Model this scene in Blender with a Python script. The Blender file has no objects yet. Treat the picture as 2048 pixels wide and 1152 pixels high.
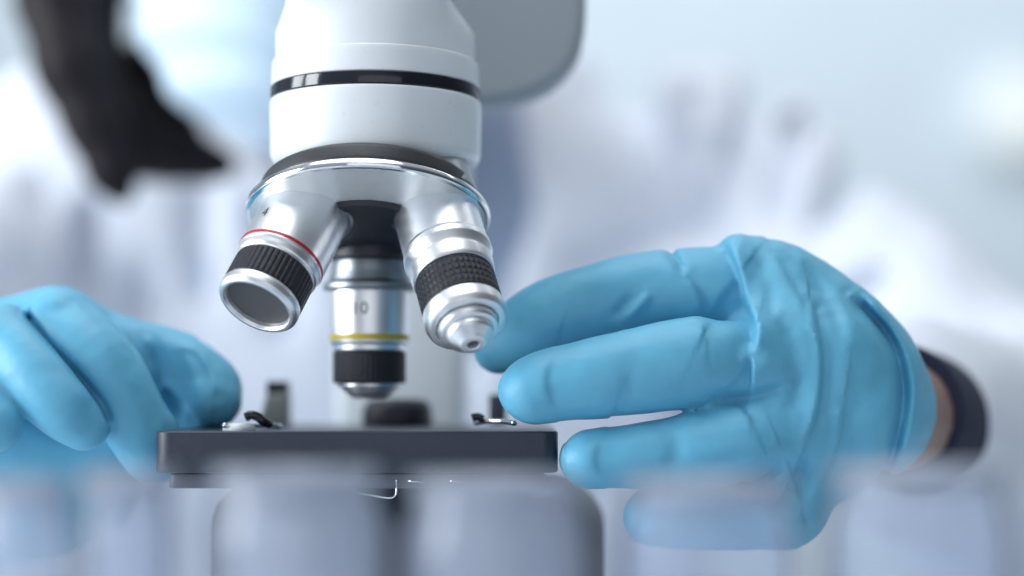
import bpy, bmesh, math, random
import numpy as np
from mathutils import Vector, Matrix

sc = bpy.context.scene
R = math.radians
random.seed(4)

# ---------------------------------------------------------------- camera, world, lamps, exposure
F = 3370.0            # focal length in photo pixels (2048 wide)
HOR = 800.0           # photo row of the horizon
def P(px, py, d):
    return Vector(((px - 1024.0) / F * d, d, (HOR - py) / F * d))
def U(d):             # metres per photo pixel at distance d
    return d / F

cam = bpy.data.cameras.new('camera')
cam.sensor_width = 36.0
cam.lens = F / 2048.0 * 36.0
cam.shift_y = (HOR - 576.0) / 2048.0
cam.clip_start = 0.01
cam.clip_end = 50
cam.dof.use_dof = True
cam.dof.focus_distance = 0.428
cam.dof.aperture_fstop = 2.9
co = bpy.data.objects.new('camera', cam)
co.rotation_euler = (R(90), 0, 0)
sc.collection.objects.link(co)
sc.camera = co

w = bpy.data.worlds.new('World'); sc.world = w; w.use_nodes = True
nt = w.node_tree; nt.nodes.clear()
tc = nt.nodes.new('ShaderNodeTexCoord'); sp = nt.nodes.new('ShaderNodeSeparateXYZ')
nt.links.new(tc.outputs['Generated'], sp.inputs[0])
rmp = nt.nodes.new('ShaderNodeValToRGB')
mth = nt.nodes.new('ShaderNodeMath'); mth.operation = 'MULTIPLY_ADD'; mth.inputs[1].default_value = 0.5; mth.inputs[2].default_value = 0.5
nt.links.new(sp.outputs[2], mth.inputs[0]); nt.links.new(mth.outputs[0], rmp.inputs[0])
cr = rmp.color_ramp
cr.elements[0].position = 0.25; cr.elements[0].color = (0.20, 0.23, 0.30, 1)
cr.elements[1].position = 0.75; cr.elements[1].color = (0.80, 0.90, 1.0, 1)
bg = nt.nodes.new('ShaderNodeBackground'); bg.inputs[1].default_value = 0.46
ow = nt.nodes.new('ShaderNodeOutputWorld')
vd = nt.nodes.new('ShaderNodeVectorMath'); vd.operation = 'DOT_PRODUCT'; vd.inputs[1].default_value = (0.93, -0.37, 0.0)
nt.links.new(tc.outputs['Generated'], vd.inputs[0])
mr_ = nt.nodes.new('ShaderNodeMapRange'); mr_.interpolation_type = 'SMOOTHSTEP'
for k_, v_ in (('From Min', 0.35), ('From Max', 0.9), ('To Min', 1.0), ('To Max', 0.22)): mr_.inputs[k_].default_value = v_
nt.links.new(vd.outputs['Value'], mr_.inputs['Value'])
vs_ = nt.nodes.new('ShaderNodeVectorMath'); vs_.operation = 'SCALE'
nt.links.new(rmp.outputs[0], vs_.inputs[0]); nt.links.new(mr_.outputs[0], vs_.inputs['Scale'])
nt.links.new(vs_.outputs[0], bg.inputs[0]); nt.links.new(bg.outputs[0], ow.inputs[0])

def area(name, loc, target, sx, sy, power, col):
    l = bpy.data.lights.new(name, 'AREA'); l.shape = 'RECTANGLE'; l.size = sx; l.size_y = sy
    l.energy = power; l.color = col
    o = bpy.data.objects.new(name, l); sc.collection.objects.link(o)
    o.location = loc
    o.rotation_euler = (Vector(target) - Vector(loc)).to_track_quat('-Z', 'Y').to_euler()
    return o
area('window_light', (-1.20, -0.02, 0.26), (-0.1, 0.43, 0.05), 0.34, 0.60, 10, (0.93, 0.97, 1.0))
area('window_light', (-1.15, 0.42, 0.26), (-0.1, 0.45, 0.05), 0.30, 0.60, 7, (0.90, 0.96, 1.0))
area('ceiling_light', (-0.15, 0.35, 1.15), (0.0, 0.5, 0.0), 1.0, 0.8, 8.5, (0.94, 0.97, 1.0))
area('front_fill', (0.15, -0.75, 0.05), (0.0, 0.45, 0.0), 1.0, 0.7, 1.7, (0.93, 0.97, 1.0))  # added fill without a real source, lifts the faces turned down and forward
area('wall_fill', (0.1, 1.35, 1.3), (0.1, 2.3, 0.2), 2.2, 0.6, 17, (0.93, 0.97, 1.0))  # unseen fill, added to brighten the background wall
sc.view_settings.view_transform = 'Standard'
sc.view_settings.look = 'None'
sc.view_settings.exposure = 0.10
sc.view_settings.gamma = 1.0
sc.view_settings.use_curve_mapping = False
sc.cycles.use_denoising = True
sc.cycles.max_bounces = 10
sc.cycles.transparent_max_bounces = 24
sc.cycles.sample_clamp_indirect = 6.0

# ---------------------------------------------------------------- materials
def srgb(r, g, b):
    f = lambda c: ((c / 255.0) / 12.92 if c / 255.0 <= 0.04045 else ((c / 255.0 + 0.055) / 1.055) ** 2.4)
    return (f(r), f(g), f(b), 1)
def mat(name, col, rough=0.5, metal=0.0, bump=0.0, bscale=200.0, sss=0.0, coat=0.0, var=0.0, stretch=None, spec=0.5, rvar=0.0, sheen=0.0):
    m = bpy.data.materials.new(name); m.use_nodes = True
    n = m.node_tree.nodes; l = m.node_tree.links
    b = n['Principled BSDF']
    if len(col) == 3: col = (*col, 1)
    b.inputs['Base Color'].default_value = col
    b.inputs['Roughness'].default_value = rough
    b.inputs['Metallic'].default_value = metal
    b.inputs['Specular IOR Level'].default_value = spec
    b.inputs['Coat Weight'].default_value = coat
    b.inputs['Coat Roughness'].default_value = 0.12
    if sheen: b.inputs['Sheen Weight'].default_value = sheen
    if sss:
        b.inputs['Subsurface Weight'].default_value = sss
        b.inputs['Subsurface Radius'].default_value = (0.0015, 0.004, 0.006)
        b.inputs['Subsurface Scale'].default_value = 1.0
    t = n.new('ShaderNodeTexCoord'); mp = n.new('ShaderNodeMapping')
    l.new(t.outputs['Object'], mp.inputs[0])
    if stretch: mp.inputs['Scale'].default_value = stretch
    if bump:
        nz = n.new('ShaderNodeTexNoise'); nz.inputs['Scale'].default_value = bscale; nz.inputs['Detail'].default_value = 4
        l.new(mp.outputs[0], nz.inputs['Vector'])
        bp = n.new('ShaderNodeBump'); bp.inputs['Strength'].default_value = bump; bp.inputs['Distance'].default_value = 0.0006
        l.new(nz.outputs['Fac'], bp.inputs['Height']); l.new(bp.outputs[0], b.inputs['Normal'])
    if var or rvar:
        n2 = n.new('ShaderNodeTexNoise'); n2.inputs['Scale'].default_value = bscale * 0.25; n2.inputs['Detail'].default_value = 5
        l.new(mp.outputs[0], n2.inputs['Vector'])
        if var:
            r = n.new('ShaderNodeValToRGB')
            r.color_ramp.elements[0].position = 0.3; r.color_ramp.elements[1].position = 0.7
            r.color_ramp.elements[0].color = tuple(c * (1 - var) for c in col[:3]) + (1,)
            r.color_ramp.elements[1].color = tuple(min(1, c * (1 + var)) for c in col[:3]) + (1,)
            l.new(n2.outputs['Fac'], r.inputs[0]); l.new(r.outputs[0], b.inputs['Base Color'])
        if rvar:
            mr = n.new('ShaderNodeMapRange'); mr.inputs['From Min'].default_value = 0.3; mr.inputs['From Max'].default_value = 0.7
            mr.inputs['To Min'].default_value = max(0.02, rough - rvar); mr.inputs['To Max'].default_value = rough + rvar
            l.new(n2.outputs['Fac'], mr.inputs['Value']); l.new(mr.outputs[0], b.inputs['Roughness'])
    return m
M = {}
M['white'] = mat('white_enamel', (0.78, 0.82, 0.85), 0.30, bump=0.015, bscale=1800, coat=0.2, rvar=0.03)
M['gloss_black'] = mat('gloss_black', (0.012, 0.014, 0.022), 0.10, bump=0.03, bscale=900)
M['black_rubber'] = mat('black_satin', (0.035, 0.036, 0.042), 0.38, bump=0.15, bscale=2500, rvar=0.06)
M['chrome'] = mat('chrome', (0.86, 0.88, 0.90), 0.09, 1.0, bump=0.02, bscale=900, rvar=0.03)
M['satin'] = mat('satin_nickel', (0.86, 0.89, 0.90), 0.42, 0.6, bump=0.05, bscale=1500, rvar=0.06)
M['alu'] = mat('brushed_aluminium', (0.84, 0.85, 0.87), 0.37, 1.0, bump=0.012, bscale=1500, stretch=(0.05, 0.05, 3.0), rvar=0.03)
M['knurl'] = mat('knurled_black', (0.012, 0.013, 0.021), 0.42, bump=0.2, bscale=4000, rvar=0.1, spec=0.35)
M['collar'] = mat('collar_steel', (0.34, 0.37, 0.40), 0.38, 0.9, bump=0.04, bscale=1500)
M['red'] = mat('red_band', (0.42, 0.006, 0.02), 0.35)
M['yellow'] = mat('yellow_band', (0.55, 0.42, 0.03), 0.4)
M['lens'] = mat('lens_bore', (0.075, 0.075, 0.08), 0.5, bump=0.05)
M['ink'] = mat('engraved_ink', (0.05, 0.05, 0.06), 0.6)
M['stage'] = mat('slate_stage', (0.024, 0.030, 0.050), 0.45, bump=0.12, bscale=2500, var=0.08, rvar=0.06)
M['plate'] = mat('grey_plate', (0.11, 0.115, 0.15), 0.5, bump=0.1, bscale=2000)
M['grey'] = mat('grey_enamel', (0.39, 0.435, 0.475), 0.42, bump=0.06, bscale=2000)
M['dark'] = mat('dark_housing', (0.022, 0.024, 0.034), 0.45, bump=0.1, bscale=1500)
M['beige'] = mat('beige_block', (0.30, 0.31, 0.29), 0.5, bump=0.08, bscale=1500)
M['glove'] = mat('blue_nitrile', (0.125, 0.425, 0.610), 0.46, bump=0.10, bscale=700, sss=0.20, var=0.05, spec=0.40, rvar=0.05)
def glove_creases(m):
    n = m.node_tree.nodes; l = m.node_tree.links; b = n['Principled BSDF']
    old = b.inputs['Normal'].links[0].from_node
    t = n.new('ShaderNodeTexCoord'); mp = n.new('ShaderNodeMapping'); mp.inputs['Scale'].default_value = (0.55, 1.0, 1.0); mp.inputs['Rotation'].default_value = (0, R(25), 0)
    l.new(t.outputs['Object'], mp.inputs[0]); prev = None
    for sc0, st, dist in ((46, 0.70, 0.0018), (120, 0.42, 0.0007)):
        z = n.new('ShaderNodeTexNoise'); z.noise_type = 'RIDGED_MULTIFRACTAL'; z.inputs['Scale'].default_value = sc0; z.inputs['Detail'].default_value = 1.5; z.inputs['Distortion'].default_value = 0.7
        l.new(mp.outputs[0], z.inputs['Vector'])
        p = n.new('ShaderNodeBump'); p.inputs['Strength'].default_value = st; p.inputs['Distance'].default_value = dist
        l.new(z.outputs['Fac'], p.inputs['Height'])
        if prev: l.new(prev.outputs[0], p.inputs['Normal'])
        prev = p
    l.new(prev.outputs[0], old.inputs['Normal'])
glove_creases(M['glove'])
M['coat'] = mat('coat_cloth', (0.74, 0.78, 0.87), 0.9, bump=0.3, bscale=900, sheen=0.2)
M['shirt'] = mat('blue_shirt', (0.31, 0.385, 0.53), 0.9, bump=0.3, bscale=700)
M['mask'] = mat('mask_fabric', (0.66, 0.80, 0.92), 0.85, bump=0.2, bscale=900)
M['hair'] = mat('black_hair', (0.010, 0.007, 0.010), 0.55, bump=0.4, bscale=260, stretch=(1, 1, 0.08), spec=0.22)
M['skin'] = mat('skin', (0.29, 0.19, 0.155), 0.55, bump=0.1, bscale=900, sss=0.1, var=0.05)
M['navy'] = mat('navy_cuff', (0.012, 0.016, 0.045), 0.85, bump=0.3, bscale=900)
M['wall'] = mat('wall_paint', (0.66, 0.75, 0.82), 0.85, bump=0.1, bscale=60, var=0.02)
M['bench'] = mat('bench_top', (0.62, 0.68, 0.74), 0.4, bump=0.05, bscale=300, var=0.03)
def frosted(lo, hi, name, gloss=0.25):
    m = bpy.data.materials.new(name); m.use_nodes = True
    n = m.node_tree.nodes; l = m.node_tree.links; n.clear()
    o = n.new('ShaderNodeOutputMaterial')
    tr = n.new('ShaderNodeBsdfTransparent'); tr.inputs[0].default_value = (0.93, 0.96, 1.0, 1)
    df = n.new('ShaderNodeBsdfDiffuse'); df.inputs[0].default_value = (0.74, 0.80, 0.95, 1)
    tl = n.new('ShaderNodeBsdfTranslucent'); tl.inputs[0].default_value = (0.74, 0.80, 0.95, 1)
    gl = n.new('ShaderNodeBsdfGlossy'); gl.inputs['Roughness'].default_value = 0.07
    a = n.new('ShaderNodeMixShader'); a.inputs[0].default_value = 0.5
    l.new(df.outputs[0], a.inputs[1]); l.new(tl.outputs[0], a.inputs[2])
    nz = n.new('ShaderNodeTexNoise'); nz.inputs['Scale'].default_value = 60
    mr = n.new('ShaderNodeMapRange'); mr.inputs['To Min'].default_value = lo; mr.inputs['To Max'].default_value = hi
    l.new(nz.outputs['Fac'], mr.inputs['Value'])
    b = n.new('ShaderNodeMixShader'); l.new(mr.outputs[0], b.inputs[0])
    l.new(tr.outputs[0], b.inputs[1]); l.new(a.outputs[0], b.inputs[2])
    lw = n.new('ShaderNodeLayerWeight'); lw.inputs[0].default_value = gloss
    c = n.new('ShaderNodeMixShader'); l.new(lw.outputs['Fresnel'], c.inputs[0])
    l.new(b.outputs[0], c.inputs[1]); l.new(gl.outputs[0], c.inputs[2])
    l.new(c.outputs[0], o.inputs[0])
    return m
M['frost'] = frosted(0.42, 0.54, 'frosted_glass', 0.28)
M['clear'] = frosted(0.25, 0.36, 'clear_glass', 0.12)
M['rim'] = frosted(0.50, 0.60, 'glass_rim', 0.45)

# ---------------------------------------------------------------- helpers
def link(name, me, m, parent=None, smooth=True, angle=None):
    me.name = name
    o = bpy.data.objects.new(name, me); sc.collection.objects.link(o)
    if m: me.materials.append(m)
    if smooth:
        me.polygons.foreach_set('use_smooth', [True] * len(me.polygons))
        if angle: me.set_sharp_from_angle(angle=R(angle))
    if parent is not None:
        o.parent = parent
        o.matrix_parent_inverse = Matrix.Translation(-parent.location) if parent.parent is None else Matrix.Identity(4)
    return o
def thing(name, label, cat, loc=(0, 0, 0), group=None):
    o = bpy.data.objects.new(name, None); o.empty_display_size = 0.02
    o.location = loc; sc.collection.objects.link(o)
    o['label'] = label; o['category'] = cat
    if group: o['group'] = group
    return o
def tag(o, label, cat, group=None):
    o['label'] = label; o['category'] = cat
    if group: o['group'] = group
    return o
def mesh_from(vs, fs):
    me = bpy.data.meshes.new('m'); me.from_pydata([tuple(v) for v in vs], [], fs); me.update(); return me
def frame(axis, hint=(0, -1, 0)):
    a = Vector(axis).normalized(); h = Vector(hint)
    x = a.cross(h).normalized(); y = x.cross(a).normalized()   # y faces the hint
    return a, x, y
def lathe(prof, org, axis, n=128, mod=None, hint=(0, -1, 0)):
    """prof: (s, r) pairs in metres from org along axis; mod(theta, i) scales the radius"""
    a, x, y = frame(axis, hint); org = Vector(org)
    vs, fs, rows = [], [], []
    for i, (s, r) in enumerate(prof):
        if r < 1e-7:
            rows.append([len(vs)]); vs.append(org + a * s); continue
        row = []
        for k in range(n):
            t = 2 * math.pi * k / n
            rr = r + (mod(t, i) if mod else 0.0)
            row.append(len(vs)); vs.append(org + a * s + x * (rr * math.cos(t)) + y * (rr * math.sin(t)))
        rows.append(row)
    for A, B in zip(rows, rows[1:]):
        if len(A) == 1 and len(B) == 1: continue
        for k in range(n):
            k2 = (k + 1) % n
            if len(A) == 1: fs.append((A[0], B[k2], B[k]))
            elif len(B) == 1: fs.append((A[k], A[k2], B[0]))
            else: fs.append((A[k], A[k2], B[k2], B[k]))
    me = mesh_from(vs, fs)
    bm = bmesh.new(); bm.from_mesh(me); bmesh.ops.recalc_face_normals(bm, faces=bm.faces); bm.to_mesh(me); bm.free()
    return me
def rounded(prof, rad, k=4):
    """round the corners of an open (s, r) profile"""
    out = [prof[0]]
    for p0, p1, p2 in zip(prof, prof[1:], prof[2:]):
        a = Vector(p0) - Vector(p1); b = Vector(p2) - Vector(p1)
        q = min(rad, a.length * 0.45, b.length * 0.45)
        if q < 1e-7: out.append(p1); continue
        A = Vector(p1) + a.normalized() * q; B = Vector(p1) + b.normalized() * q
        for i in range(k + 1):
            t = i / k
            v = A * (1 - t) ** 2 + Vector(p1) * (2 * t * (1 - t)) + B * t ** 2
            out.append((v.x, v.y))
    out.append(prof[-1]); return out
def box(c, size, bev=0.001, seg=3, rot=0.0):
    bm = bmesh.new(); bmesh.ops.create_cube(bm, size=1.0)
    bmesh.ops.scale(bm, vec=size, verts=bm.verts)
    if bev: bmesh.ops.bevel(bm, geom=list(bm.edges), offset=bev, segments=seg, affect='EDGES', profile=0.5)
    bmesh.ops.rotate(bm, cent=(0, 0, 0), matrix=Matrix.Rotation(rot, 3, 'Z'), verts=bm.verts)
    bmesh.ops.translate(bm, vec=c, verts=bm.verts)
    me = bpy.data.meshes.new('b'); bm.to_mesh(me); bm.free(); return me
def prism(pts, y0, y1, bev=0.002, seg=4):
    """outline of (x, z) points extruded from depth y0 to y1"""
    bm = bmesh.new()
    f = bm.faces.new([bm.verts.new((x, y0, z)) for x, z in pts])
    r = bmesh.ops.extrude_face_region(bm, geom=[f])
    bmesh.ops.translate(bm, vec=(0, y1 - y0, 0), verts=[v for v in r['geom'] if isinstance(v, bmesh.types.BMVert)])
    bmesh.ops.recalc_face_normals(bm, faces=bm.faces)
    if bev:
        ed = [e for e in bm.edges if abs(e.verts[0].co.y - e.verts[1].co.y) < 1e-6]
        bmesh.ops.bevel(bm, geom=ed, offset=bev, segments=seg, affect='EDGES', profile=0.5)
    me = bpy.data.meshes.new('p'); bm.to_mesh(me); bm.free(); return me
def tube(path, rad, n=14):
    path = [Vector(p) for p in path]; vs, fs = [], []
    rads = rad if isinstance(rad, (list, tuple)) else [rad] * len(path)
    for i, p in enumerate(path):
        t = (path[min(i + 1, len(path) - 1)] - path[max(i - 1, 0)]).normalized()
        x = t.cross(Vector((0.13, 0.97, 0.2))).normalized(); y = t.cross(x)
        for k in range(n):
            a = 2 * math.pi * k / n
            vs.append(p + x * (math.cos(a) * rads[i]) + y * (math.sin(a) * rads[i]))
    for i in range(len(path) - 1):
        for k in range(n):
            k2 = (k + 1) % n
            fs.append((i * n + k, i * n + k2, (i + 1) * n + k2, (i + 1) * n + k))
    fs.append(tuple(range(n))[::-1]); fs.append(tuple((len(path) - 1) * n + k for k in range(n)))
    return mesh_from(vs, fs)
def smooth_path(pts, n=8):
    out = []; pts = [Vector(p) for p in pts]
    q = [pts[0] * 2 - pts[1]] + pts + [pts[-1] * 2 - pts[-2]]
    for a, b, c, d in zip(q, q[1:], q[2:], q[3:]):
        for i in range(n):
            t = i / n
            out.append(0.5 * ((2 * b) + (c - a) * t + (2 * a - 5 * b + 4 * c - d) * t * t + (3 * b - a - 3 * c + d) * t ** 3))
    out.append(pts[-1]); return out

# implicit shapes: distance fields on a grid, then surface nets -> one continuous skin
class Sub:
    def __init__(self, X, Y, Z): self.X, self.Y, self.Z = X, Y, Z
class Grid:
    def __init__(self, lo, hi, h):
        self.lo = np.array(lo, np.float32); self.h = h
        n = np.ceil((np.array(hi) - np.array(lo)) / h).astype(int) + 1
        ax = [self.lo[i] + h * np.arange(n[i], dtype=np.float32) for i in range(3)]
        self.X, self.Y, self.Z = np.meshgrid(*ax, indexing='ij')
    def cone(self, a, b, ra, rb, sy=1.0):
        ax, ay, az = a; bx, by, bz = b
        ay, by = ay * sy, by * sy
        dx, dy, dz = bx - ax, by - ay, bz - az
        L = dx * dx + dy * dy + dz * dz + 1e-12
        px, py, pz = self.X - np.float32(ax), self.Y * np.float32(sy) - np.float32(ay), self.Z - np.float32(az)
        t = (px * dx + py * dy + pz * dz) / np.float32(L)
        k = min(0.9, max(-0.9, (ra - rb) / math.sqrt(L)))
        if abs(k) > 1e-4:     # tapering: the nearest sphere sits further up the limb
            y2 = np.maximum(px * px + py * py + pz * pz - t * t * np.float32(L), 0)
            t = t - np.sqrt(y2) * np.float32(k / math.sqrt(1 - k * k) / math.sqrt(L))
        t = np.clip(t, 0, 1)
        px -= t * np.float32(dx); py -= t * np.float32(dy); pz -= t * np.float32(dz)
        return np.sqrt(px * px + py * py + pz * pz) - (np.float32(ra) + t * np.float32(rb - ra))
    def chain(self, pts, k=0.003, sy=1.0):
        d = None
        for (a, ra), (b, rb) in zip(pts, pts[1:]):
            c = self.cone(a, b, ra, rb, sy)
            d = c if d is None else smin(d, c, k)
        return d
    def stroke(self, pts, n=5):
        """a limb as a spline of tapering cones, evaluated only around itself"""
        q = [Vector((*p, r)) for p, r in pts]
        q = [q[0] * 2 - q[1]] + q + [q[-1] * 2 - q[-2]]; cv = []
        for a, b, c, d in zip(q, q[1:], q[2:], q[3:]):
            for i in range(n):
                t = i / n
                cv.append(0.5 * ((2 * b) + (c - a) * t + (2 * a - 5 * b + 4 * c - d) * t * t + (3 * b - a - 3 * c + d) * t ** 3))
        cv.append(q[-2]); out = np.full(self.X.shape, 0.05, np.float32)
        for a, b in zip(cv, cv[1:]):
            m = max(a[3], b[3]) + 0.012
            sl = []
            for i in range(3):
                lo = int(max(0, math.floor((min(a[i], b[i]) - m - self.lo[i]) / self.h)))
                hi = int(min(self.X.shape[i], math.ceil((max(a[i], b[i]) + m - self.lo[i]) / self.h) + 1))
                sl.append(slice(lo, max(lo, hi)))
            sl = tuple(sl); sub = Sub(self.X[sl], self.Y[sl], self.Z[sl])
            if sub.X.size: out[sl] = np.minimum(out[sl], Grid.cone(sub, a[:3], b[:3], a[3], b[3]))
        return out
    def ell(self, c, r):
        q = np.sqrt(((self.X - c[0]) / r[0]) ** 2 + ((self.Y - c[1]) / r[1]) ** 2 + ((self.Z - c[2]) / r[2]) ** 2)
        return (q - 1) * np.float32(min(r))
    def pix(self):
        return 1024 + F * self.X / self.Y, HOR - F * self.Z / self.Y
def smin(a, b, k):
    h = np.clip(0.5 + 0.5 * (b - a) / k, 0, 1)
    return b + (a - b) * h - k * h * (1 - h)
def smax(a, b, k): return -smin(-a, -b, k)
def polydist(px, py, pl):
    """distance to an open polyline and the signed side"""
    best = np.full(px.shape, 1e9, np.float32); side = np.zeros(px.shape, np.float32)
    for (x0, y0), (x1, y1) in zip(pl, pl[1:]):
        dx, dy = x1 - x0, y1 - y0; L = dx * dx + dy * dy
        qx, qy = px - x0, py - y0
        t = np.clip((qx * dx + qy * dy) / L, 0, 1)
        ex, ey = qx - t * dx, qy - t * dy
        d = np.sqrt(ex * ex + ey * ey); m = d < best
        best = np.where(m, d, best); side = np.where(m, np.sign(dx * qy - dy * qx), side)
    return best, side
def curve2(pl, n=6):
    return [(v.x, v.y) for v in smooth_path([(x, y, 0) for x, y in pl], n)]
def crease(g, d, pl, amp, wid, kind='groove', front=None, tail=3.0):
    """carve (amp > 0) or raise (amp < 0) a fold along a line on the side facing -y"""
    near = np.abs(d) < 0.007
    if front is not None: near &= (g.Y < front)
    ix = np.nonzero(near)
    px = 1024 + F * g.X[ix] / g.Y[ix]; py = HOR - F * g.Z[ix] / g.Y[ix]
    pl = curve2(pl)
    dist, side = polydist(px, py, pl)
    # fade at both ends
    e0 = np.hypot(px - pl[0][0], py - pl[0][1]); e1 = np.hypot(px - pl[-1][0], py - pl[-1][1])
    fade = np.clip(np.minimum(e0, e1) / (wid * 2.5), 0, 1)
    if kind == 'groove': v = np.exp(-(dist / wid) ** 2)
    else:                # a lapped fold: one side drops sharply, the other side eases back
        sd = side * dist * (1 if kind == 'right' else -1)
        v = np.tanh(sd / (wid * 0.45)) * np.exp(-dist / (wid * tail)) * np.where(sd > 0, 1.0, 0.6)
    d[ix] += (amp * v * fade).astype(np.float32)
def wobble(g, d, amp, freq, seed, aniso=(1, 1, 1), band=0.02):
    rs = np.random.RandomState(seed)
    ix = np.nonzero(np.abs(d) < band); acc = 0
    for i in range(7):
        f = freq * (0.6 + 1.2 * rs.rand()); v = rs.randn(3); v /= np.linalg.norm(v); v = v * np.array(aniso)
        acc = acc + np.sin(f * (g.X[ix] * v[0] + g.Y[ix] * v[1] + g.Z[ix] * v[2]) + 6.28 * rs.rand() + 0.8 * np.sin(f * 0.5 * (g.Z[ix] * v[0] - g.X[ix] * v[1])))
    d[ix] += (amp * acc / 3.0).astype(np.float32)
OFFS = np.array([(i, j, k) for i in (0, 1) for j in (0, 1) for k in (0, 1)])
EDG = [(a, b) for a in range(8) for b in range(a + 1, 8) if np.abs(OFFS[a] - OFFS[b]).sum() == 1]
def nets(g, d):
    d[0] = d[-1] = 1; d[:, 0] = d[:, -1] = 1; d[:, :, 0] = d[:, :, -1] = 1
    neg = d < 0
    cnt = np.zeros(tuple(np.array(d.shape) - 1), np.int8)
    for o in OFFS: cnt += neg[o[0]:d.shape[0] - 1 + o[0], o[1]:d.shape[1] - 1 + o[1], o[2]:d.shape[2] - 1 + o[2]]
    act = np.argwhere((cnt > 0) & (cnt < 8))
    vid = np.full(cnt.shape, -1, np.int64); vid[tuple(act.T)] = np.arange(len(act))
    val = np.stack([d[tuple((act + o).T)] for o in OFFS], 1)
    pos = np.zeros((len(act), 3)); num = np.zeros(len(act))
    for a, b in EDG:
        va, vb = val[:, a], val[:, b]; m = (va < 0) != (vb < 0)
        t = np.where(m, va / np.where(m, va - vb, 1), 0)[:, None]
        pos += np.where(m[:, None], OFFS[a] + t * (OFFS[b] - OFFS[a]), 0); num += m
    pos = (act + pos / num[:, None]) * g.h + g.lo
    quads = []
    for ax in range(3):
        s0 = [slice(None)] * 3; s1 = [slice(None)] * 3; s0[ax] = slice(0, -1); s1[ax] = slice(1, None)
        ch = np.argwhere(neg[tuple(s0)] != neg[tuple(s1)])
        u, v = (ax + 1) % 3, (ax + 2) % 3
        eu = np.zeros(3, int); eu[u] = 1; ev = np.zeros(3, int); ev[v] = 1
        ch = ch[(ch[:, u] > 0) & (ch[:, v] > 0) & (ch[:, u] < cnt.shape[u]) & (ch[:, v] < cnt.shape[v])]
        q = np.stack([vid[tuple((ch - eu - ev).T)], vid[tuple((ch - ev).T)], vid[tuple(ch.T)], vid[tuple((ch - eu).T)]], 1)
        fl = ~neg[tuple(ch.T)]
        q[fl] = q[fl][:, ::-1]; quads.append(q)
    q = np.concatenate(quads); q = q[(q >= 0).all(1)]
    me = bpy.data.meshes.new('n')
    me.vertices.add(len(pos)); me.vertices.foreach_set('co', pos.astype(np.float32).ravel())
    me.loops.add(q.size); me.loops.foreach_set('vertex_index', q.ravel().astype(np.int32))
    me.polygons.add(len(q)); me.polygons.foreach_set('loop_start', np.arange(0, q.size, 4, dtype=np.int32))
    me.update(calc_edges=True); me.validate()
    return me

# ---------------------------------------------------------------- setting
def struct(o): o['kind'] = 'structure'; return o
BENCH = -0.145
struct(link('wall', mesh_from([(-3, 2.3, -1.5), (3, 2.3, -1.5), (3, 2.3, 2.2), (-3, 2.3, 2.2)], [(0, 1, 2, 3)]), M['wall'], smooth=False))
bt = link('workbench', box((0, 0.42, BENCH - 0.02), (2.4, 0.95, 0.04), 0.004), M['bench'], angle=40)
tag(bt, 'pale workbench top under the microscope and the glass vials', 'bench')

lamp = thing('wall_lamp', 'round glowing white lamp on the wall at far right', 'lamp', P(2034, 228, 2.26))
lm = bpy.data.materials.new('lamp_glow'); lm.use_nodes = True
b_ = lm.node_tree.nodes['Principled BSDF']; b_.inputs['Emission Color'].default_value = (0.90, 0.99, 1.0, 1); b_.inputs['Emission Strength'].default_value = 0.66; b_.inputs['Base Color'].default_value = (0.25, 0.27, 0.28, 1)
c_ = P(2034, 228, 2.29)
link('lamp_shade', lathe(rounded([(0, 0), (0, 0.050), (0.03, 0.060), (0.05, 0.056)], 0.01), c_ + Vector((0, -0.05, 0)), (0, 1, 0), 64, hint=(0, 0, 1)), lm, lamp)
link('lamp_base', lathe([(0.05, 0), (0.05, 0.04), (0.06, 0.04)], c_ + Vector((0, -0.05, 0)), (0, 1, 0), 48, hint=(0, 0, 1)), M['white'], lamp, angle=40)

# ---------------------------------------------------------------- microscope
mic = thing('microscope', 'white laboratory microscope with three silver objectives over a dark stage', 'microscope', (-0.035, 0.49, BENCH))
# head
hd = 0.456; u = U(hd); hc = P(752, 0, hd)
def hz(y): return (HOR - y) / F * hd        # height of a ring whose sides stand at row y
CIR = 128
def vprof(rows):   # rows: (image row at the ring's ends, radius px) -> downwards profile from z=hz(0)
    return [((y) * u, r * u) for y, r in rows]
top = Vector((hc.x, hd, hz(0)))
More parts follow.
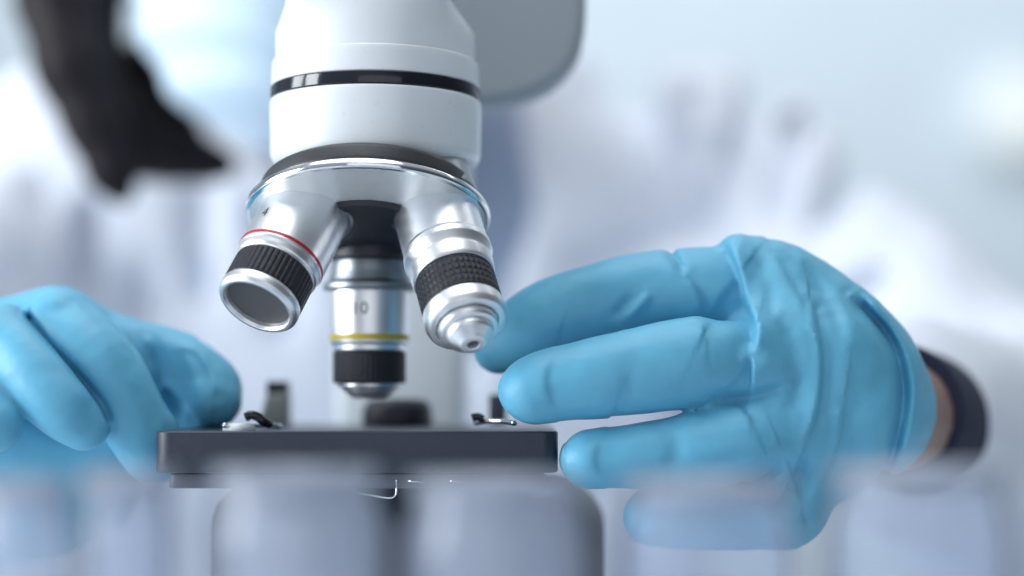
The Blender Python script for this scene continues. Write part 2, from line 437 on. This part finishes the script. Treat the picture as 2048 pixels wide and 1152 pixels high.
# front arcs stand about 41 px above the ring's ends there
link('lower_housing', lathe(rounded(vprof([(205, 196), (205, 210), (222, 211), (318, 209), (336, 198), (337, 90)]), 12 * u), top, (0, 0, -1), CIR), M['white'], mic, angle=40)
link('trim_ring', lathe(rounded(vprof([(181, 195), (181, 209), (204.6, 209.5), (204.6, 195)]), 2 * u), top, (0, 0, -1), CIR), M['gloss_black'], mic, angle=40)
link('collar_housing', lathe(rounded(vprof([(128, 190), (128, 204), (136, 206), (180.6, 208), (180.6, 195)]), 5 * u), top, (0, 0, -1), CIR), M['white'], mic, angle=40)
def loft_head():
    vs, fs = [], []; n = 128
    secs = [(127.6, 0.0), (95, 0.0), (72, 0.0), (54, 0.22), (36, 0.45), (18, 0.70), (-5, 1.0), (-220, 1.0)]
    for y, q in secs:
        for k in range(n):
            t = 2 * math.pi * k / n; c, s = math.cos(t), math.sin(t)
            rr = 1.0 / (abs(c) ** 9 + abs(s) ** 9) ** (1 / 9)      # squared-off neck
            X = 199 * c * (1 - q) + (-12 + 150 * rr * c) * q
            Y = 199 * s * (1 - q) + (192 * rr * s) * q
            vs.append((top.x + X * u, hd + Y * u, hz(y)))
    for i in range(len(secs) - 1):
        for k in range(n):
            k2 = (k + 1) % n; fs.append((i * n + k, i * n + k2, (i + 1) * n + k2, (i + 1) * n + k))
    fs.append(tuple(range(n))[::-1])
    me = mesh_from(vs, fs); bm = bmesh.new(); bm.from_mesh(me); bmesh.ops.recalc_face_normals(bm, faces=bm.faces); bm.to_mesh(me); bm.free(); return me
link('head_housing', loft_head(), M['white'], mic, angle=35)
# slanted viewing tube sunk into the front of the head
ta = Vector((-0.06, 0.55, 0.83)).normalized()
link('viewing_tube', lathe(rounded([(0, 0), (0, 150 * u), (8 * u, 156 * u), (260 * u, 156 * u), (260 * u, 0)], 6 * u), P(735, -28, hd - 0.010), ta, 96), M['white'], mic, angle=40)

# turret
TA = Vector((0.0, -math.sin(R(18)), -math.cos(R(18)))).normalized()
tcn = P(738, 385, 0.450); tu = U(0.450)
nose = link('nosepiece', lathe(rounded([(x * tu, r * tu) for x, r in [(34, 205), (35, 222), (40, 236), (54, 240), (60, 234), (74, 118), (78, 112), (78, 0)]], 4 * tu), tcn, TA, 160), M['satin'], mic, angle=30)
link('shade_disc', lathe(rounded([(x * tu, r * tu) for x, r in [(70, 60), (74, 126), (84, 120), (86, 0)]], 3 * tu), tcn, TA, 96), M['dark'], nose, angle=40)  # added disc, its dark colour stands for shade and dark reflection under the turret
link('grip_ring', lathe(rounded([(x * tu, r * tu) for x, r in [(-8, 150), (-8, 206), (0, 215), (28, 219), (34, 216), (34, 180)]], 4 * tu), tcn, TA, 160), M['black_rubber'], nose, angle=40)
link('flange_rim', lathe(rounded([(x * tu, r * tu) for x, r in [(41, 235), (42, 240), (52, 243), (59, 240), (60, 233)]], 3 * tu), tcn, TA, 160), M['chrome'], nose, angle=40)

def ribbed(prof_s, R0, depth, n_ribs, cross=0, n=None):
    """knurled sleeve profile: lengthwise grooves, crossed by rings when cross > 0"""
    n = n or n_ribs * 8; ns = 48
    s0, s1 = prof_s
    prof = [(s0 + 0.0001, R0 - 3 * depth)] + [(s0 + (s1 - s0) * i / ns, R0) for i in range(ns + 1)] + [(s1 - 0.0001, R0 - 3 * depth)]
    def mod(t, i):
        if i == 0 or i == ns + 2: return 0.0
        f = (i - 1) / ns
        edge = min(1.0, min(f, 1 - f) / 0.06)
        ph = (t * n_ribs / (2 * math.pi)) % 1.0
        a = min(1.0, abs(ph - 0.5) / 0.5 * 2.2)
        if cross:
            ph2 = (f * cross) % 1.0; a2 = min(1.0, abs(ph2 - 0.5) / 0.5 * 2.4); a = min(a, a2)
        return -depth * (1 - a * edge) if edge > 0 else -depth * 1.5
    return prof, mod, n
def text_mesh(body, size):
    c = bpy.data.curves.new('t', 'FONT'); c.body = body; c.size = size; c.align_x = 'CENTER'; c.extrude = 0.0
    c.resolution_u = 4
    o = bpy.data.objects.new('t', c); sc.collection.objects.link(o)
    dg = bpy.context.evaluated_depsgraph_get(); me = bpy.data.meshes.new_from_object(o.evaluated_get(dg))
    bpy.data.objects.remove(o); return me
def engrave(body, size, org, axis, s, rad, ang, parent, flip=False):
    me = text_mesh(body, size); a, x, y = frame(axis); org = Vector(org)
    bm = bmesh.new(); bm.from_mesh(me); bmesh.ops.triangulate(bm, faces=bm.faces)
    bmesh.ops.subdivide_edges(bm, edges=[e for e in bm.edges if e.calc_length() > size * 0.12], cuts=2)
    for v in bm.verts:
        t = v.co.x / rad + ang
        # x of the lettering runs to the viewer's right, its up runs back along the axis
        rd = (-x if x.x < 0 else x) * math.sin(t) + y * math.cos(t)
        v.co = org + a * (s - v.co.y) + rd * (rad + 0.00006)
    bm.to_mesh(me); bm.free()
    return link('engraving', me, M['ink'], parent, smooth=False)

def objective(p0, p1, rows, px_len, collar, knurl, band, tail, parent, bandmat, lens_s, lens_r, ribs, cross):
    """rows in projected px along the axis scaled so that px_len covers |p1-p0|; radii in px"""
    ax = (p1 - p0); L = ax.length; ax = ax.normalized(); k = L / px_len; ur = U((p0.y + p1.y) / 2)
    sc_ = lambda rr: [(s * k, r * ur) for s, r in rr]
    ob = link('objective', lathe(rounded(sc_(rows), 2.2 * ur), p0, ax, 144), M['alu'], parent, angle=30)
    link('mount_collar', lathe(rounded(sc_(collar), 3 * ur), p0, ax, 96), M['collar'], ob, angle=40)
    if band:
        s0, s1, r = band
        link('color_band', lathe(rounded(sc_([(s0, r - 4), (s0, r), (s1, r), (s1, r - 4)]), 1.0 * ur), p0, ax, 144), bandmat, ob, angle=40)
    pr, md, n = ribbed((knurl[0] * k, knurl[1] * k), knurl[2] * ur, knurl[3] * ur, ribs, cross)
    link('knurled_grip', lathe(pr, p0, ax, n, md), M['knurl'], ob, angle=50)
    link('front_ring', lathe(rounded(sc_(tail), 2.0 * ur, 4), p0, ax, 144), M['alu'], ob, angle=30)
    link('front_lens', lathe(sc_([(lens_s, lens_r), (lens_s - 1.0, lens_r * 0.5), (lens_s - 1.5, 0)]), p0, ax, 64), M['lens'], ob)
    return ob, ax, k, ur

# left, low power, with the red band and a wide open mouth
p0, p1 = P(619, 416, 0.4405), P(513, 613, 0.4215)
obj_l, axl, kl, ul = objective(p0, p1, [(0, 60), (0, 86), (4, 88), (120, 89), (130, 89), (134, 87), (143, 85), (146, 82), (149, 82), (149, 70)], 224,
    [(-60, 60), (-60, 94), (2, 95), (8, 92), (8, 60)], (149.5, 203, 82.5, 1.8), (121, 127.5, 89.6),
    [(203.5, 70), (203.5, 82), (209, 83.5), (219, 82.5), (225, 76), (225, 70), (220, 66), (208, 65), (208, 62)], mic, M['red'], 213, 66, 44, 0)
engrave('4', 32 * ul, p0, axl, 90 * kl, 88.8 * ul, R(-44), obj_l)
# right, stepped nose
p0, p1 = P(868, 415, 0.442), P(946, 690, 0.4145)
obj_r, axr, kr, ur_ = objective(p0, p1, [(0, 60), (0, 85), (4, 87), (92, 87), (97, 90.5), (107, 91), (112, 88), (120, 84), (124, 83), (126, 86), (144, 84), (149, 82), (149, 60)], 273,
    [(-60, 60), (-60, 95), (0, 96), (6, 93), (6, 60)], (149.5, 206, 81, 1.8), None,
    [(206.5, 60), (206.5, 78), (209, 82), (226, 82), (233, 79), (236, 75), (236.5, 63), (230, 62.5), (230, 60), (245, 60.5), (249, 57), (250, 49), (248.5, 48), (257, 47.5), (260, 45), (270, 29), (273, 25), (273.5, 12), (266, 10.5)], mic, M['red'], 267.5, 10.8, 40, 5)
# middle, in use, straight down at the back
p0, p1 = P(739, 504, 0.466), P(739, 797, 0.466)
obj_m, axm, km, um = objective(p0, p1, [(76, 60), (76, 77), (79, 79), (164, 79), (176, 79), (182, 78), (184, 73), (196, 73), (197, 60)], 290,
    [(-75, 50), (-75, 79), (14, 79), (18, 75), (18, 40)], (197.5, 260, 72.5, 1.4), (164, 176, 79.6),
    [(260.5, 50), (260.5, 64), (268, 64), (270, 54), (277, 53), (279, 44), (284, 43), (290, 30), (290, 12), (286, 11)], mic, M['yellow'], 287, 11.5, 48, 0)
link('mount_flange', lathe(rounded([(a * km, b * um) for a, b in [(18.5, 40), (18.5, 74), (40, 77), (58, 82), (64, 92), (74, 94), (77, 88), (77, 60)]], 2 * um), p0, axm, 96), M['collar'], obj_m, angle=40)
[c for c in obj_m.children if c.name.startswith('mount_collar')][0].data.materials[0] = M['dark']  # dark colour stands for shade on the chrome rear mount
engrave('10', 34 * um, p0, axm, 126 * km, 79 * um, R(-9), obj_m)

# stage
st_d = 0.425; su = U(st_d)
xl, xr = P(305, 0, st_d).x, P(1117, 0, st_d).x
zt = P(0, 863, st_d).z; zb = P(0, 946, st_d).z
def stage_mesh(xl, xr, y0, y1, zt, zb, ch, bev):
    pts = [(xl + ch * 0.9, y0), (xr - ch * 0.8, y0)]
    for i in range(1, 7): a = R(-90 + 15 * i); pts.append((xr - ch * 0.8 + ch * 0.8 * math.cos(a), y0 + ch + ch * math.sin(a)))
    pts += [(xr, y1), (xl, y1)]
    for i in range(6): a = R(180 + 15 * i); pts.append((xl + ch * 0.9 + ch * 0.9 * math.cos(a), y0 + ch + ch * math.sin(a)))
    bm = bmesh.new(); f = bm.faces.new([bm.verts.new((x, y, zt)) for x, y in pts])
    r = bmesh.ops.extrude_face_region(bm, geom=[f])
    bmesh.ops.translate(bm, vec=(0, 0, zb - zt), verts=[v for v in r['geom'] if isinstance(v, bmesh.types.BMVert)])
    bmesh.ops.recalc_face_normals(bm, faces=bm.faces)
    bmesh.ops.bevel(bm, geom=[e for e in bm.edges if abs(e.verts[0].co.z - e.verts[1].co.z) < 1e-7], offset=bev, segments=3, affect='EDGES', profile=0.5)
    me = bpy.data.meshes.new('s'); bm.to_mesh(me); bm.free(); return me
stage = link('stage', stage_mesh(xl, xr, st_d, 0.535, zt, zb, 40 * su, 0.0005), M['stage'], mic, angle=25)
link('lower_plate', stage_mesh(P(335, 0, 0.43).x, P(1090, 0, 0.43).x, 0.43, 0.53, zb - 0.0004, P(0, 977, 0.43).z, 20 * su, 0.0005), M['plate'], stage, angle=25)
# left clip: bright pad and black lever
link('clip_pad', lathe(rounded([(0, 0), (0, 0.0034), (0.0012, 0.0044), (0.0030, 0.0040), (0.0034, 0)], 0.0008), P(478, 846, 0.440) , (0, 0, -1), 40), M['white'], stage)
link('stage_clip', tube(smooth_path([P(447, 851, 0.436), P(470, 853, 0.440), P(520, 850, 0.446), P(560, 852, 0.452)]), 0.0007), M['chrome'], stage)
link('clip_lever', tube(smooth_path([P(490, 835, 0.44), P(503, 830, 0.44), P(516, 834, 0.44), P(527, 843, 0.44), P(542, 850, 0.443)]), [0.0009] + [0.0012] * 30 + [0.0005] * 2), M['gloss_black'], stage)
link('stage_clip', tube(smooth_path([P(1030, 846, 0.436), P(1005, 843, 0.440), P(975, 842, 0.444), P(952, 845, 0.45)]), 0.0007), M['chrome'], stage)
link('clip_lever', tube(smooth_path([P(944, 836, 0.445), P(950, 834, 0.445), P(958, 834, 0.445), P(966, 839, 0.445)]), 0.00105), M['gloss_black'], stage)
# slide holder block with a black cap, and the dark knob behind the working objective
hb = link('slide_holder', prism([(P(x, y, 0.505).x, P(x, y, 0.505).z) for x, y in [(518, 850), (530, 815), (536, 788), (577, 788), (577, 850)]], 0.500, 0.512, 0.0008), M['beige'], stage, angle=40)
link('holder_cap', box((P(557, 0, 0.506).x, 0.506, P(0, 776, 0.506).z), (0.0064, 0.0075, 0.0040), 0.0005), M['gloss_black'], hb, angle=40)
kb = P(795, 850, 0.505)
link('stage_knob', lathe(rounded([(0, 0), (0, 0.0107), (0.0052, 0.0103), (0.0077, 0.0086), (0.0082, 0)], 0.0012), kb, (0, 0, 1), 64), M['dark'], stage, angle=40)
link('holder_plate', box((P(995, 0, 0.49).x, 0.49, P(0, 818, 0.49).z), (0.0050, 0.004, 0.0085), 0.0006), M['plate'], stage, angle=40)
# under the stage: dark condenser housing on its base, with a bright wire bracket
cc = P(818, 0, 0.487)
link('condenser_housing', lathe(rounded([(0, 0), (0, 0.048), (0.008, 0.0570), (0.13, 0.0570), (0.13, 0)], 0.007), Vector((cc.x, 0.495, P(0, 962, 0.487).z)), (0, 0, -1), 128), M['dark'], mic, angle=40)
link('base', box((-0.035, 0.52, BENCH + 0.013), (0.15, 0.20, 0.026), 0.006), M['white'], mic, angle=40)
link('wire_bracket', tube(smooth_path([P(700, 984, 0.428), P(745, 991, 0.428), P(778, 996, 0.428), P(790, 991, 0.428), P(793, 980, 0.428), P(793, 958, 0.428)], 6), 0.00028, 8), M['chrome'], stage)
for x0, x1 in ((816, 848), (899, 928)):
    link('trim_strip', tube([P(x0, 962, 0.428), P((x0 + x1) / 2, 963, 0.428), P(x1, 963.5, 0.428)], 0.0003, 8), M['chrome'], stage)
# arm column, and the big grey rear housing beside the head
link('arm', box((P(805, 0, 0.575).x, 0.585, 0.01), (0.0445, 0.04, 0.31), 0.005), M['white'], mic, angle=40)
gd = 0.495
pts = [(700, -260), (1176, -260), (1173, 20), (1170, 62), (1163, 96), (1149, 126), (1128, 152), (1100, 173), (1066, 189), (1030, 200), (985, 208), (700, 211)]
link('rear_housing', prism([(P(x, y, gd).x, P(x, y, gd).z) for x, y in pts], gd, 0.512, 0.004, 6), M['grey'], mic, angle=40)

# ---------------------------------------------------------------- person
def pxr(px, py, d, r): return (tuple(P(px, py, d)), r * U(d))
SL, SR = Vector((0.105, 0.92, 0.108)), Vector((-0.235, 0.92, 0.105))
EL, ER = P(2040, 930, 0.74), Vector((-0.36, 0.74, -0.03))
WL, WR = P(1758, 822, 0.462), P(-170, 760, 0.50)
HC = Vector((-0.094, 0.735, 0.232))          # head centre
g = Grid((-0.44, 0.42, -0.36), (0.36, 1.06, 0.36), 0.005)
body = smin(g.ell(HC + Vector((0, 0.02, 0.03)), (0.074, 0.092, 0.098)), g.ell(HC + Vector((0.0, -0.022, -0.062)), (0.055, 0.062, 0.062)), 0.03)
body = smin(body, g.cone(HC + Vector((0, -0.075, -0.01)), HC + Vector((0, -0.10, -0.045)), 0.008, 0.014), 0.012)
for s in (-1, 1):
    body = smin(body, g.ell(HC + Vector((s * 0.076, 0.025, -0.005)), (0.009, 0.018, 0.03)), 0.006)
    body = smax(body, -g.ell(HC + Vector((s * 0.032, -0.083, 0.005)), (0.018, 0.014, 0.012)), 0.012)
body = smin(body, g.cone(HC + Vector((0, 0.05, -0.03)), (-0.065, 0.90, 0.13), 0.05, 0.055), 0.03)
torso = smin(g.cone((-0.065, 0.95, 0.02), (-0.065, 0.92, -0.36), 0.125, 0.13, 1.5), g.cone(SL, SR, 0.034, 0.034), 0.03)
body = smin(body, torso, 0.04)
for S, E, W in ((SL, EL, WL), (SR, ER, WR)):
    body = smin(body, g.chain([(S, 0.034), (E, 0.034), (W, 0.0156)], 0.02), 0.02)
person = link('person', nets(g, body), M['skin'])
tag(person, 'person in white lab coat, pale face mask and blue gloves leaning over the microscope', 'person')

# lab coat
g = Grid((-0.46, 0.46, -0.36), (0.40, 1.06, 0.22), 0.0055)
ct = smin(g.cone((-0.065, 0.93, 0.03), (-0.065, 0.90, -0.36), 0.168, 0.19, 1.5), g.cone(SL, SR, 0.062, 0.062), 0.06)
ct = smin(ct, g.cone((-0.065, 0.93, 0.13), SL, 0.050, 0.06), 0.04); ct = smin(ct, g.cone((-0.065, 0.93, 0.13), SR, 0.050, 0.06), 0.04)
wl = WL.lerp(EL, 0.23); wr = WR.lerp(ER, 0.20)
ct = smin(ct, g.chain([(SL, 0.064), (EL, 0.056), (wl, 0.029)], 0.03), 0.035)
ct = smin(ct, g.chain([(SR, 0.064), (ER, 0.060), (wr, 0.036)], 0.03), 0.035)
wobble(g, ct, 0.0060, 42, 3, (1.5, 1, 0.5)); wobble(g, ct, 0.0012, 130, 8, (1.3, 1, 0.5))
def pcrease(pl, amp, wid):
    ix = np.nonzero(np.abs(ct) < 0.03)
    px = 1024 + F * g.X[ix] / g.Y[ix]; py = HOR - F * g.Z[ix] / g.Y[ix]
    dd, _ = polydist(px, py, pl); ct[ix] += (amp * np.exp(-(dd / wid) ** 2)).astype(np.float32)
for pl, a, wd in [([(1250, 180), (1320, 320), (1350, 440)], 0.040, 58), ([(1530, 180), (1470, 330), (1430, 480)], 0.028, 36), ([(1400, 210), (1410, 300)], 0.010, 40),
                  ([(1580, 260), (1560, 420)], 0.022, 32), ([(1690, 380), (1640, 450)], 0.024, 32), ([(1160, 540), (1350, 480)], 0.012, 30), ([(1770, 560), (1700, 600)], 0.014, 28),
                  ([(180, 430), (170, 560)], 0.014, 30), ([(290, 560), (300, 620)], 0.014, 26), ([(410, 400), (390, 600)], 0.014, 36), ([(520, 420), (560, 640)], 0.012, 40), ([(80, 400), (60, 560)], 0.010, 40)]:
    pcrease(pl, a, wd)
# open front (V neck): a wedge cut that shows the shirt beneath
V = [(-0.105, 0.26), (0.006, 0.26), (0.004, 0.13), (0.012, 0.095), (-0.006, 0.045), (-0.03, 0.0), (-0.075, 0.05)]
inside = np.zeros(g.X.shape, bool); dmin = np.full(g.X.shape, 9.0, np.float32)
for (x0, z0), (x1, z1) in zip(V, V[1:] + V[:1]):
    c = ((z0 > g.Z) != (z1 > g.Z)) & (g.X < (x1 - x0) * (g.Z - z0) / (z1 - z0 + 1e-9) + x0); inside ^= c
    dx, dz = x1 - x0, z1 - z0; t = np.clip(((g.X - x0) * dx + (g.Z - z0) * dz) / (dx * dx + dz * dz), 0, 1)
    dmin = np.minimum(dmin, np.hypot(g.X - x0 - t * dx, g.Z - z0 - t * dz))
wedge = np.maximum(np.where(inside, -dmin, dmin), g.Y - 0.93)
ct = smax(ct, -wedge, 0.006)
link('lab_coat', nets(g, ct), M['coat'], person)
g = Grid((-0.26, 0.74, -0.30), (0.14, 1.04, 0.20), 0.006)
sh = smin(g.cone((-0.065, 0.93, 0.04), (-0.065, 0.90, -0.36), 0.160, 0.17, 1.5), g.cone((-0.065, 0.93, 0.12), (-0.065, 0.93, 0.15), 0.075, 0.062), 0.04)
wobble(g, sh, 0.002, 120, 5)
link('shirt', nets(g, sh), M['shirt'], person)

# hair: a cap and long locks falling past the cheek
g = Grid((-0.26, 0.62, 0.02), (0.02, 0.92, 0.37), 0.003)
cap = g.ell(HC + Vector((0, 0.035, 0.035)), (0.086, 0.098, 0.105))
cap = smax(cap, -g.ell(HC + Vector((0, -0.10, -0.03)), (0.066, 0.09, 0.10)), 0.012)
hr = cap
for ch in ([(215, -330, 0.735, 95), (155, -150, 0.725, 105), (128, 0, 0.715, 92), (150, 130, 0.71, 80), (188, 250, 0.71, 60), (222, 340, 0.71, 46), (240, 385, 0.71, 28)],
           [(210, -150, 0.77, 80), (160, 40, 0.77, 80), (190, 170, 0.775, 75), (250, 285, 0.745, 70), (340, 308, 0.745, 54), (410, 322, 0.745, 40), (446, 330, 0.745, 30)],
           [(300, 140, 0.80, 70), (350, 270, 0.80, 50), (420, 318, 0.80, 30)],
           [(860, -260, 0.765, 90), (905, -40, 0.765, 80), (890, 120, 0.77, 60), (850, 220, 0.78, 30)]):
    hr = smin(hr, g.chain([pxr(*c) for c in ch], 0.006), 0.008)
wobble(g, hr, 0.0004, 420, 6, (1, 1, 0.1))
link('hair', nets(g, hr), M['hair'], person)
# pleated mask
g = Grid((-0.20, 0.60, 0.07), (-0.01, 0.80, 0.25), 0.0022)
mk = smin(g.ell(HC + Vector((0.0, -0.020, -0.062)), (0.064, 0.073, 0.064)), g.ell(HC + Vector((0, -0.075, -0.02)), (0.035, 0.035, 0.035)), 0.03)
mk = smax(mk, g.Y - 0.745, 0.004); mk = smax(mk, g.Z - (HC.z + 0.005), 0.004)
ix = np.nonzero(np.abs(mk) < 0.006)
mk[ix] += (0.0016 * np.sin((g.Z[ix] - HC.z) * 300 + 2.2 * np.sin((g.X[ix] - HC.x) * 20))).astype(np.float32)
fm = link('face_mask', nets(g, mk), M['mask'], person)
for s in (-1, 1):
    link('ear_loop', tube(smooth_path([HC + Vector((s * 0.064, -0.002, -0.03)), HC + Vector((s * 0.078, 0.02, -0.005)), HC + Vector((s * 0.083, 0.045, 0.005)), HC + Vector((s * 0.079, 0.02, -0.04)), HC + Vector((s * 0.06, 0.003, -0.08))]), 0.0014), M['mask'], fm)

# gloves
def hand(boxpx, dd, palm, fingers, creases, cut, h=0.00058, wob=(0.00035, 420), kf=0.0045, front=None):
    x0, y0, x1, y1 = boxpx
    lo = (min(P(x0, 0, dd[1]).x, P(x0, 0, dd[0]).x), dd[0], min(P(0, y1, dd[1]).z, P(0, y1, dd[0]).z))
    hi = (max(P(x1, 0, dd[1]).x, P(x1, 0, dd[0]).x), dd[1], max(P(0, y0, dd[1]).z, P(0, y0, dd[0]).z))
    g = Grid(lo, hi, h)
    pm = None
    for ch in palm:
        c = g.stroke([pxr(*q) for q in ch])
        pm = c if pm is None else smin(pm, c, 0.009)
    d = pm.copy()
    for ch in fingers:
        c = g.stroke([pxr(*q) for q in ch])
        d = smin(d, smin(pm, c, kf), 0.0011)
    wobble(g, d, wob[0], wob[1], 11, (0.45, 0.6, 1.2), 0.006)
    wobble(g, d, wob[0] * 0.8, wob[1] * 0.35, 17, (1.2, 0.6, 0.7), 0.006)
    for pl, a, wd, kind in creases: crease(g, d, pl, a, wd, kind, front)
    if cut is not None:
        c0, nrm = cut; nrm = Vector(nrm).normalized()
        pl = (g.X - c0[0]) * nrm.x + (g.Y - c0[1]) * nrm.y + (g.Z - c0[2]) * nrm.z
        d -= (0.0010 * np.exp(-((pl + 0.0011) / 0.0009) ** 2)).astype(np.float32)   # rolled bead
        d = smax(d, pl.astype(np.float32), 0.0008)
    return nets(g, d)

# the hand at the right of the stage: back of the hand to the viewer, fingers pointing left
palm = [[(1455, 575, .450, 84), (1560, 600, .450, 108), (1680, 715, .452, 124), (1728, 795, .460, 112), (1742, 828, .474, 106)],
        [(1545, 690, .440, 92), (1660, 730, .444, 118), (1725, 805, .460, 112)],
        [(1425, 802, .431, 22), (1490, 797, .433, 36), (1580, 790, .440, 52)],
        [(1500, 962, .440, 14), (1580, 945, .442, 40)],
        [(1575, 830, .440, 84), (1660, 820, .446, 118), (1725, 825, .460, 110)],
        [(1560, 1002, .446, 84), (1610, 935, .448, 96), (1720, 850, .450, 112)]]
fingers = [[(1455, 572, .448, 92), (1290, 588, .447, 86), (1130, 632, .449, 83), (1050, 668, .450, 73), (1000, 696, .452, 54)],
           [(1545, 715, .436, 90), (1400, 724, .431, 90), (1230, 750, .428, 84), (1100, 773, .428, 74), (1069, 780, .428, 71)],
           [(1580, 862, .436, 84), (1480, 884, .432, 84), (1340, 906, .429, 72), (1210, 917, .428, 62), (1181, 919, .428, 60)],
           [(1575, 1008, .444, 85), (1450, 1032, .438, 69), (1360, 1034, .434, 60), (1303, 1032, .432, 56)]]
cre = [([(1452, 478), (1476, 540), (1490, 600), (1510, 650), (1506, 712)], 0.0034, 13, 'right'),
       ([(1556, 620), (1584, 700), (1594, 770), (1592, 840)], 0.0010, 20, 'groove'),
       ([(1622, 600), (1642, 700), (1638, 800), (1612, 890), (1582, 955)], 0.0016, 9, 'left'),
       ([(1690, 800), (1676, 890), (1640, 970), (1616, 1040)], 0.0012, 12, 'left'),
       ([(1330, 488), (1352, 520), (1372, 552)], 0.0013, 9, 'groove'),
       ([(1368, 545), (1398, 590), (1406, 640)], 0.0009, 11, 'left'),
       ([(1304, 580), (1270, 620), (1244, 648)], -0.0012, 10, 'groove'),
       ([(1272, 584), (1244, 615), (1220, 642)], 0.0010, 11, 'groove'),
       ([(1500, 500), (1535, 560), (1550, 640)], 0.0006, 16, 'groove'),
       ([(1545, 500), (1590, 580), (1618, 640)], 0.0006, 14, 'left'),
       ([(1600, 520), (1660, 610), (1690, 700)], 0.0006, 16, 'groove'),
       ([(1108, 700), (1092, 760), (1110, 830)], 0.0007, 18, 'left'),
       ([(1205, 870), (1188, 915), (1205, 965)], 0.0007, 18, 'left'),
       ([(1440, 800), (1510, 790), (1585, 768)], 0.0011, 13, 'groove'),
       ([(1410, 812), (1480, 815), (1512, 870)], 0.0008, 12, 'left'),
       ([(1335, 845), (1352, 900), (1335, 965)], 0.0007, 20, 'groove'),
       ([(1500, 965), (1545, 935), (1592, 916)], 0.0022, 18, 'groove'),
       ([(1470, 962), (1530, 985), (1560, 995)], 0.0010, 9, 'groove'),
       ([(1565, 905), (1590, 970), (1600, 1010)], 0.0010, 11, 'left'),
       ([(1500, 690), (1480, 750), (1430, 790)], 0.0007, 13, 'left'),
       ([(1480, 545), (1440, 600), (1420, 640)], 0.0010, 12, 'left'),
       ([(1250, 690), (1262, 750), (1245, 820)], 0.0005, 24, 'groove'),
       ([(1700, 590), (1770, 665), (1800, 740), (1802, 830), (1775, 930), (1748, 975)], 0.0030, 13, 'groove'),
       ([(1722, 585), (1794, 665), (1828, 745), (1828, 830), (1800, 930)], -0.0009, 14, 'groove')]
wc = P(1800, 831, .474)
glove_l = link('glove', hand((920, 450, 1905, 1130), (.385, .50), palm, fingers, cre, (wc, (0.50, 0.86, -0.06)), front=0.466), M['glove'], person)
# wrist end of the glove: a rolled cuff bead
ca = Vector((0.96, 0.0, -0.22)).normalized()
# dark sleeve under the coat
link('inner_sleeve', lathe(rounded([(0, 0.0165), (0, 0.0205), (0.02, 0.0212), (0.045, 0.0222), (0.045, 0.018)], 0.001), P(1782, 826, .482), (EL - WL).normalized(), 64), M['navy'], person)

# the hand at the left, fingers curled down behind the stage corner
palm = [[(-120, 700, .47, 120), (20, 700, .468, 100), (110, 670, .466, 92)], [(-80, 860, .478, 120), (90, 900, .478, 80), (230, 900, .48, 60)], [(110, 690, .475, 90), (270, 730, .482, 78)], [(240, 800, .482, 80), (400, 820, .484, 62)], [(-120, 1000, .487, 130), (60, 1010, .487, 115), (190, 985, .487, 80)]]
fingers = [[(125, 652, .452, 76), (200, 730, .447, 80), (270, 840, .448, 74), (306, 905, .450, 62)],
           [(10, 680, .446, 72), (70, 745, .439, 72), (130, 815, .436, 68), (166, 852, .437, 54)],
           [(250, 705, .474, 66), (350, 728, .472, 66), (420, 770, .468, 62), (432, 800, .464, 56)],
           [(-60, 800, .436, 66), (-10, 850, .432, 54)]]
cre = [([(292, 680), (318, 740), (345, 800), (372, 840)], 0.0030, 17, 'groove'), ([(45, 622), (100, 688), (160, 752), (205, 806), (224, 850)], 0.0020, 8, 'groove'), ([(340, 690), (392, 700), (430, 745), (440, 800)], -0.0010, 10, 'groove'), ([(405, 700), (430, 760), (425, 810)], 0.0009, 10, 'left'),
       ([(60, 600), (110, 620), (160, 610)], 0.0006, 16, 'groove'), ([(140, 720), (180, 800), (175, 850)], 0.0005, 14, 'groove'), ([(260, 760), (300, 830), (310, 880)], 0.0005, 14, 'groove'),
       ([(355, 690), (385, 740), (390, 800)], -0.0008, 12, 'groove')]
link('glove', hand((-230, 550, 510, 1160), (.405, .515), palm, fingers, cre, None, front=0.48), M['glove'], person)

# ---------------------------------------------------------------- glass vials in front
def vial(px, hw, ytop, d, label, m='frost'):
    r = hw * U(d); c = P(px, ytop, d); H = c.z - BENCH
    v = thing('glass_vial', label, 'vial', (c.x, d, BENCH), 'glass vials in the foreground')
    link('wall', lathe(rounded([(0.0, 0.0), (0.0, r), (H - 0.009, r), (H - 0.003, r * 0.90), (H, r * 0.86)], 0.005, 8), (c.x, d, BENCH), (0, 0, 1), 64), M[m], v).name = 'glass_body'
    rim = [(H + 0.0016 * math.sin(t), r * 0.86 + 0.0016 * math.cos(t)) for t in np.linspace(0, 2 * math.pi, 13)]
    link('rim', lathe(rim, (c.x, d, BENCH), (0, 0, 1), 64), M['rim'], v)
    return v
vial(48, 92, 977, 0.284, 'narrow frosted vial below the leftmost blue fingertip, first in the row')
vial(256, 92, 960, 0.284, 'narrow frosted vial in front of the left end of the dark stage')
vial(592, 176, 954, 0.284, 'wide frosted vial in front of the stage, under the red banded objective')
vial(990, 186, 970, 0.284, 'wide frosted vial in front of the right end of the dark stage')
vial(1414, 182, 975, 0.284, 'wide clear vial in front of the lowest gloved finger', 'clear')
vial(1836, 186, 950, 0.284, 'wide clear vial below the gloved wrist, last in the row', 'clear')
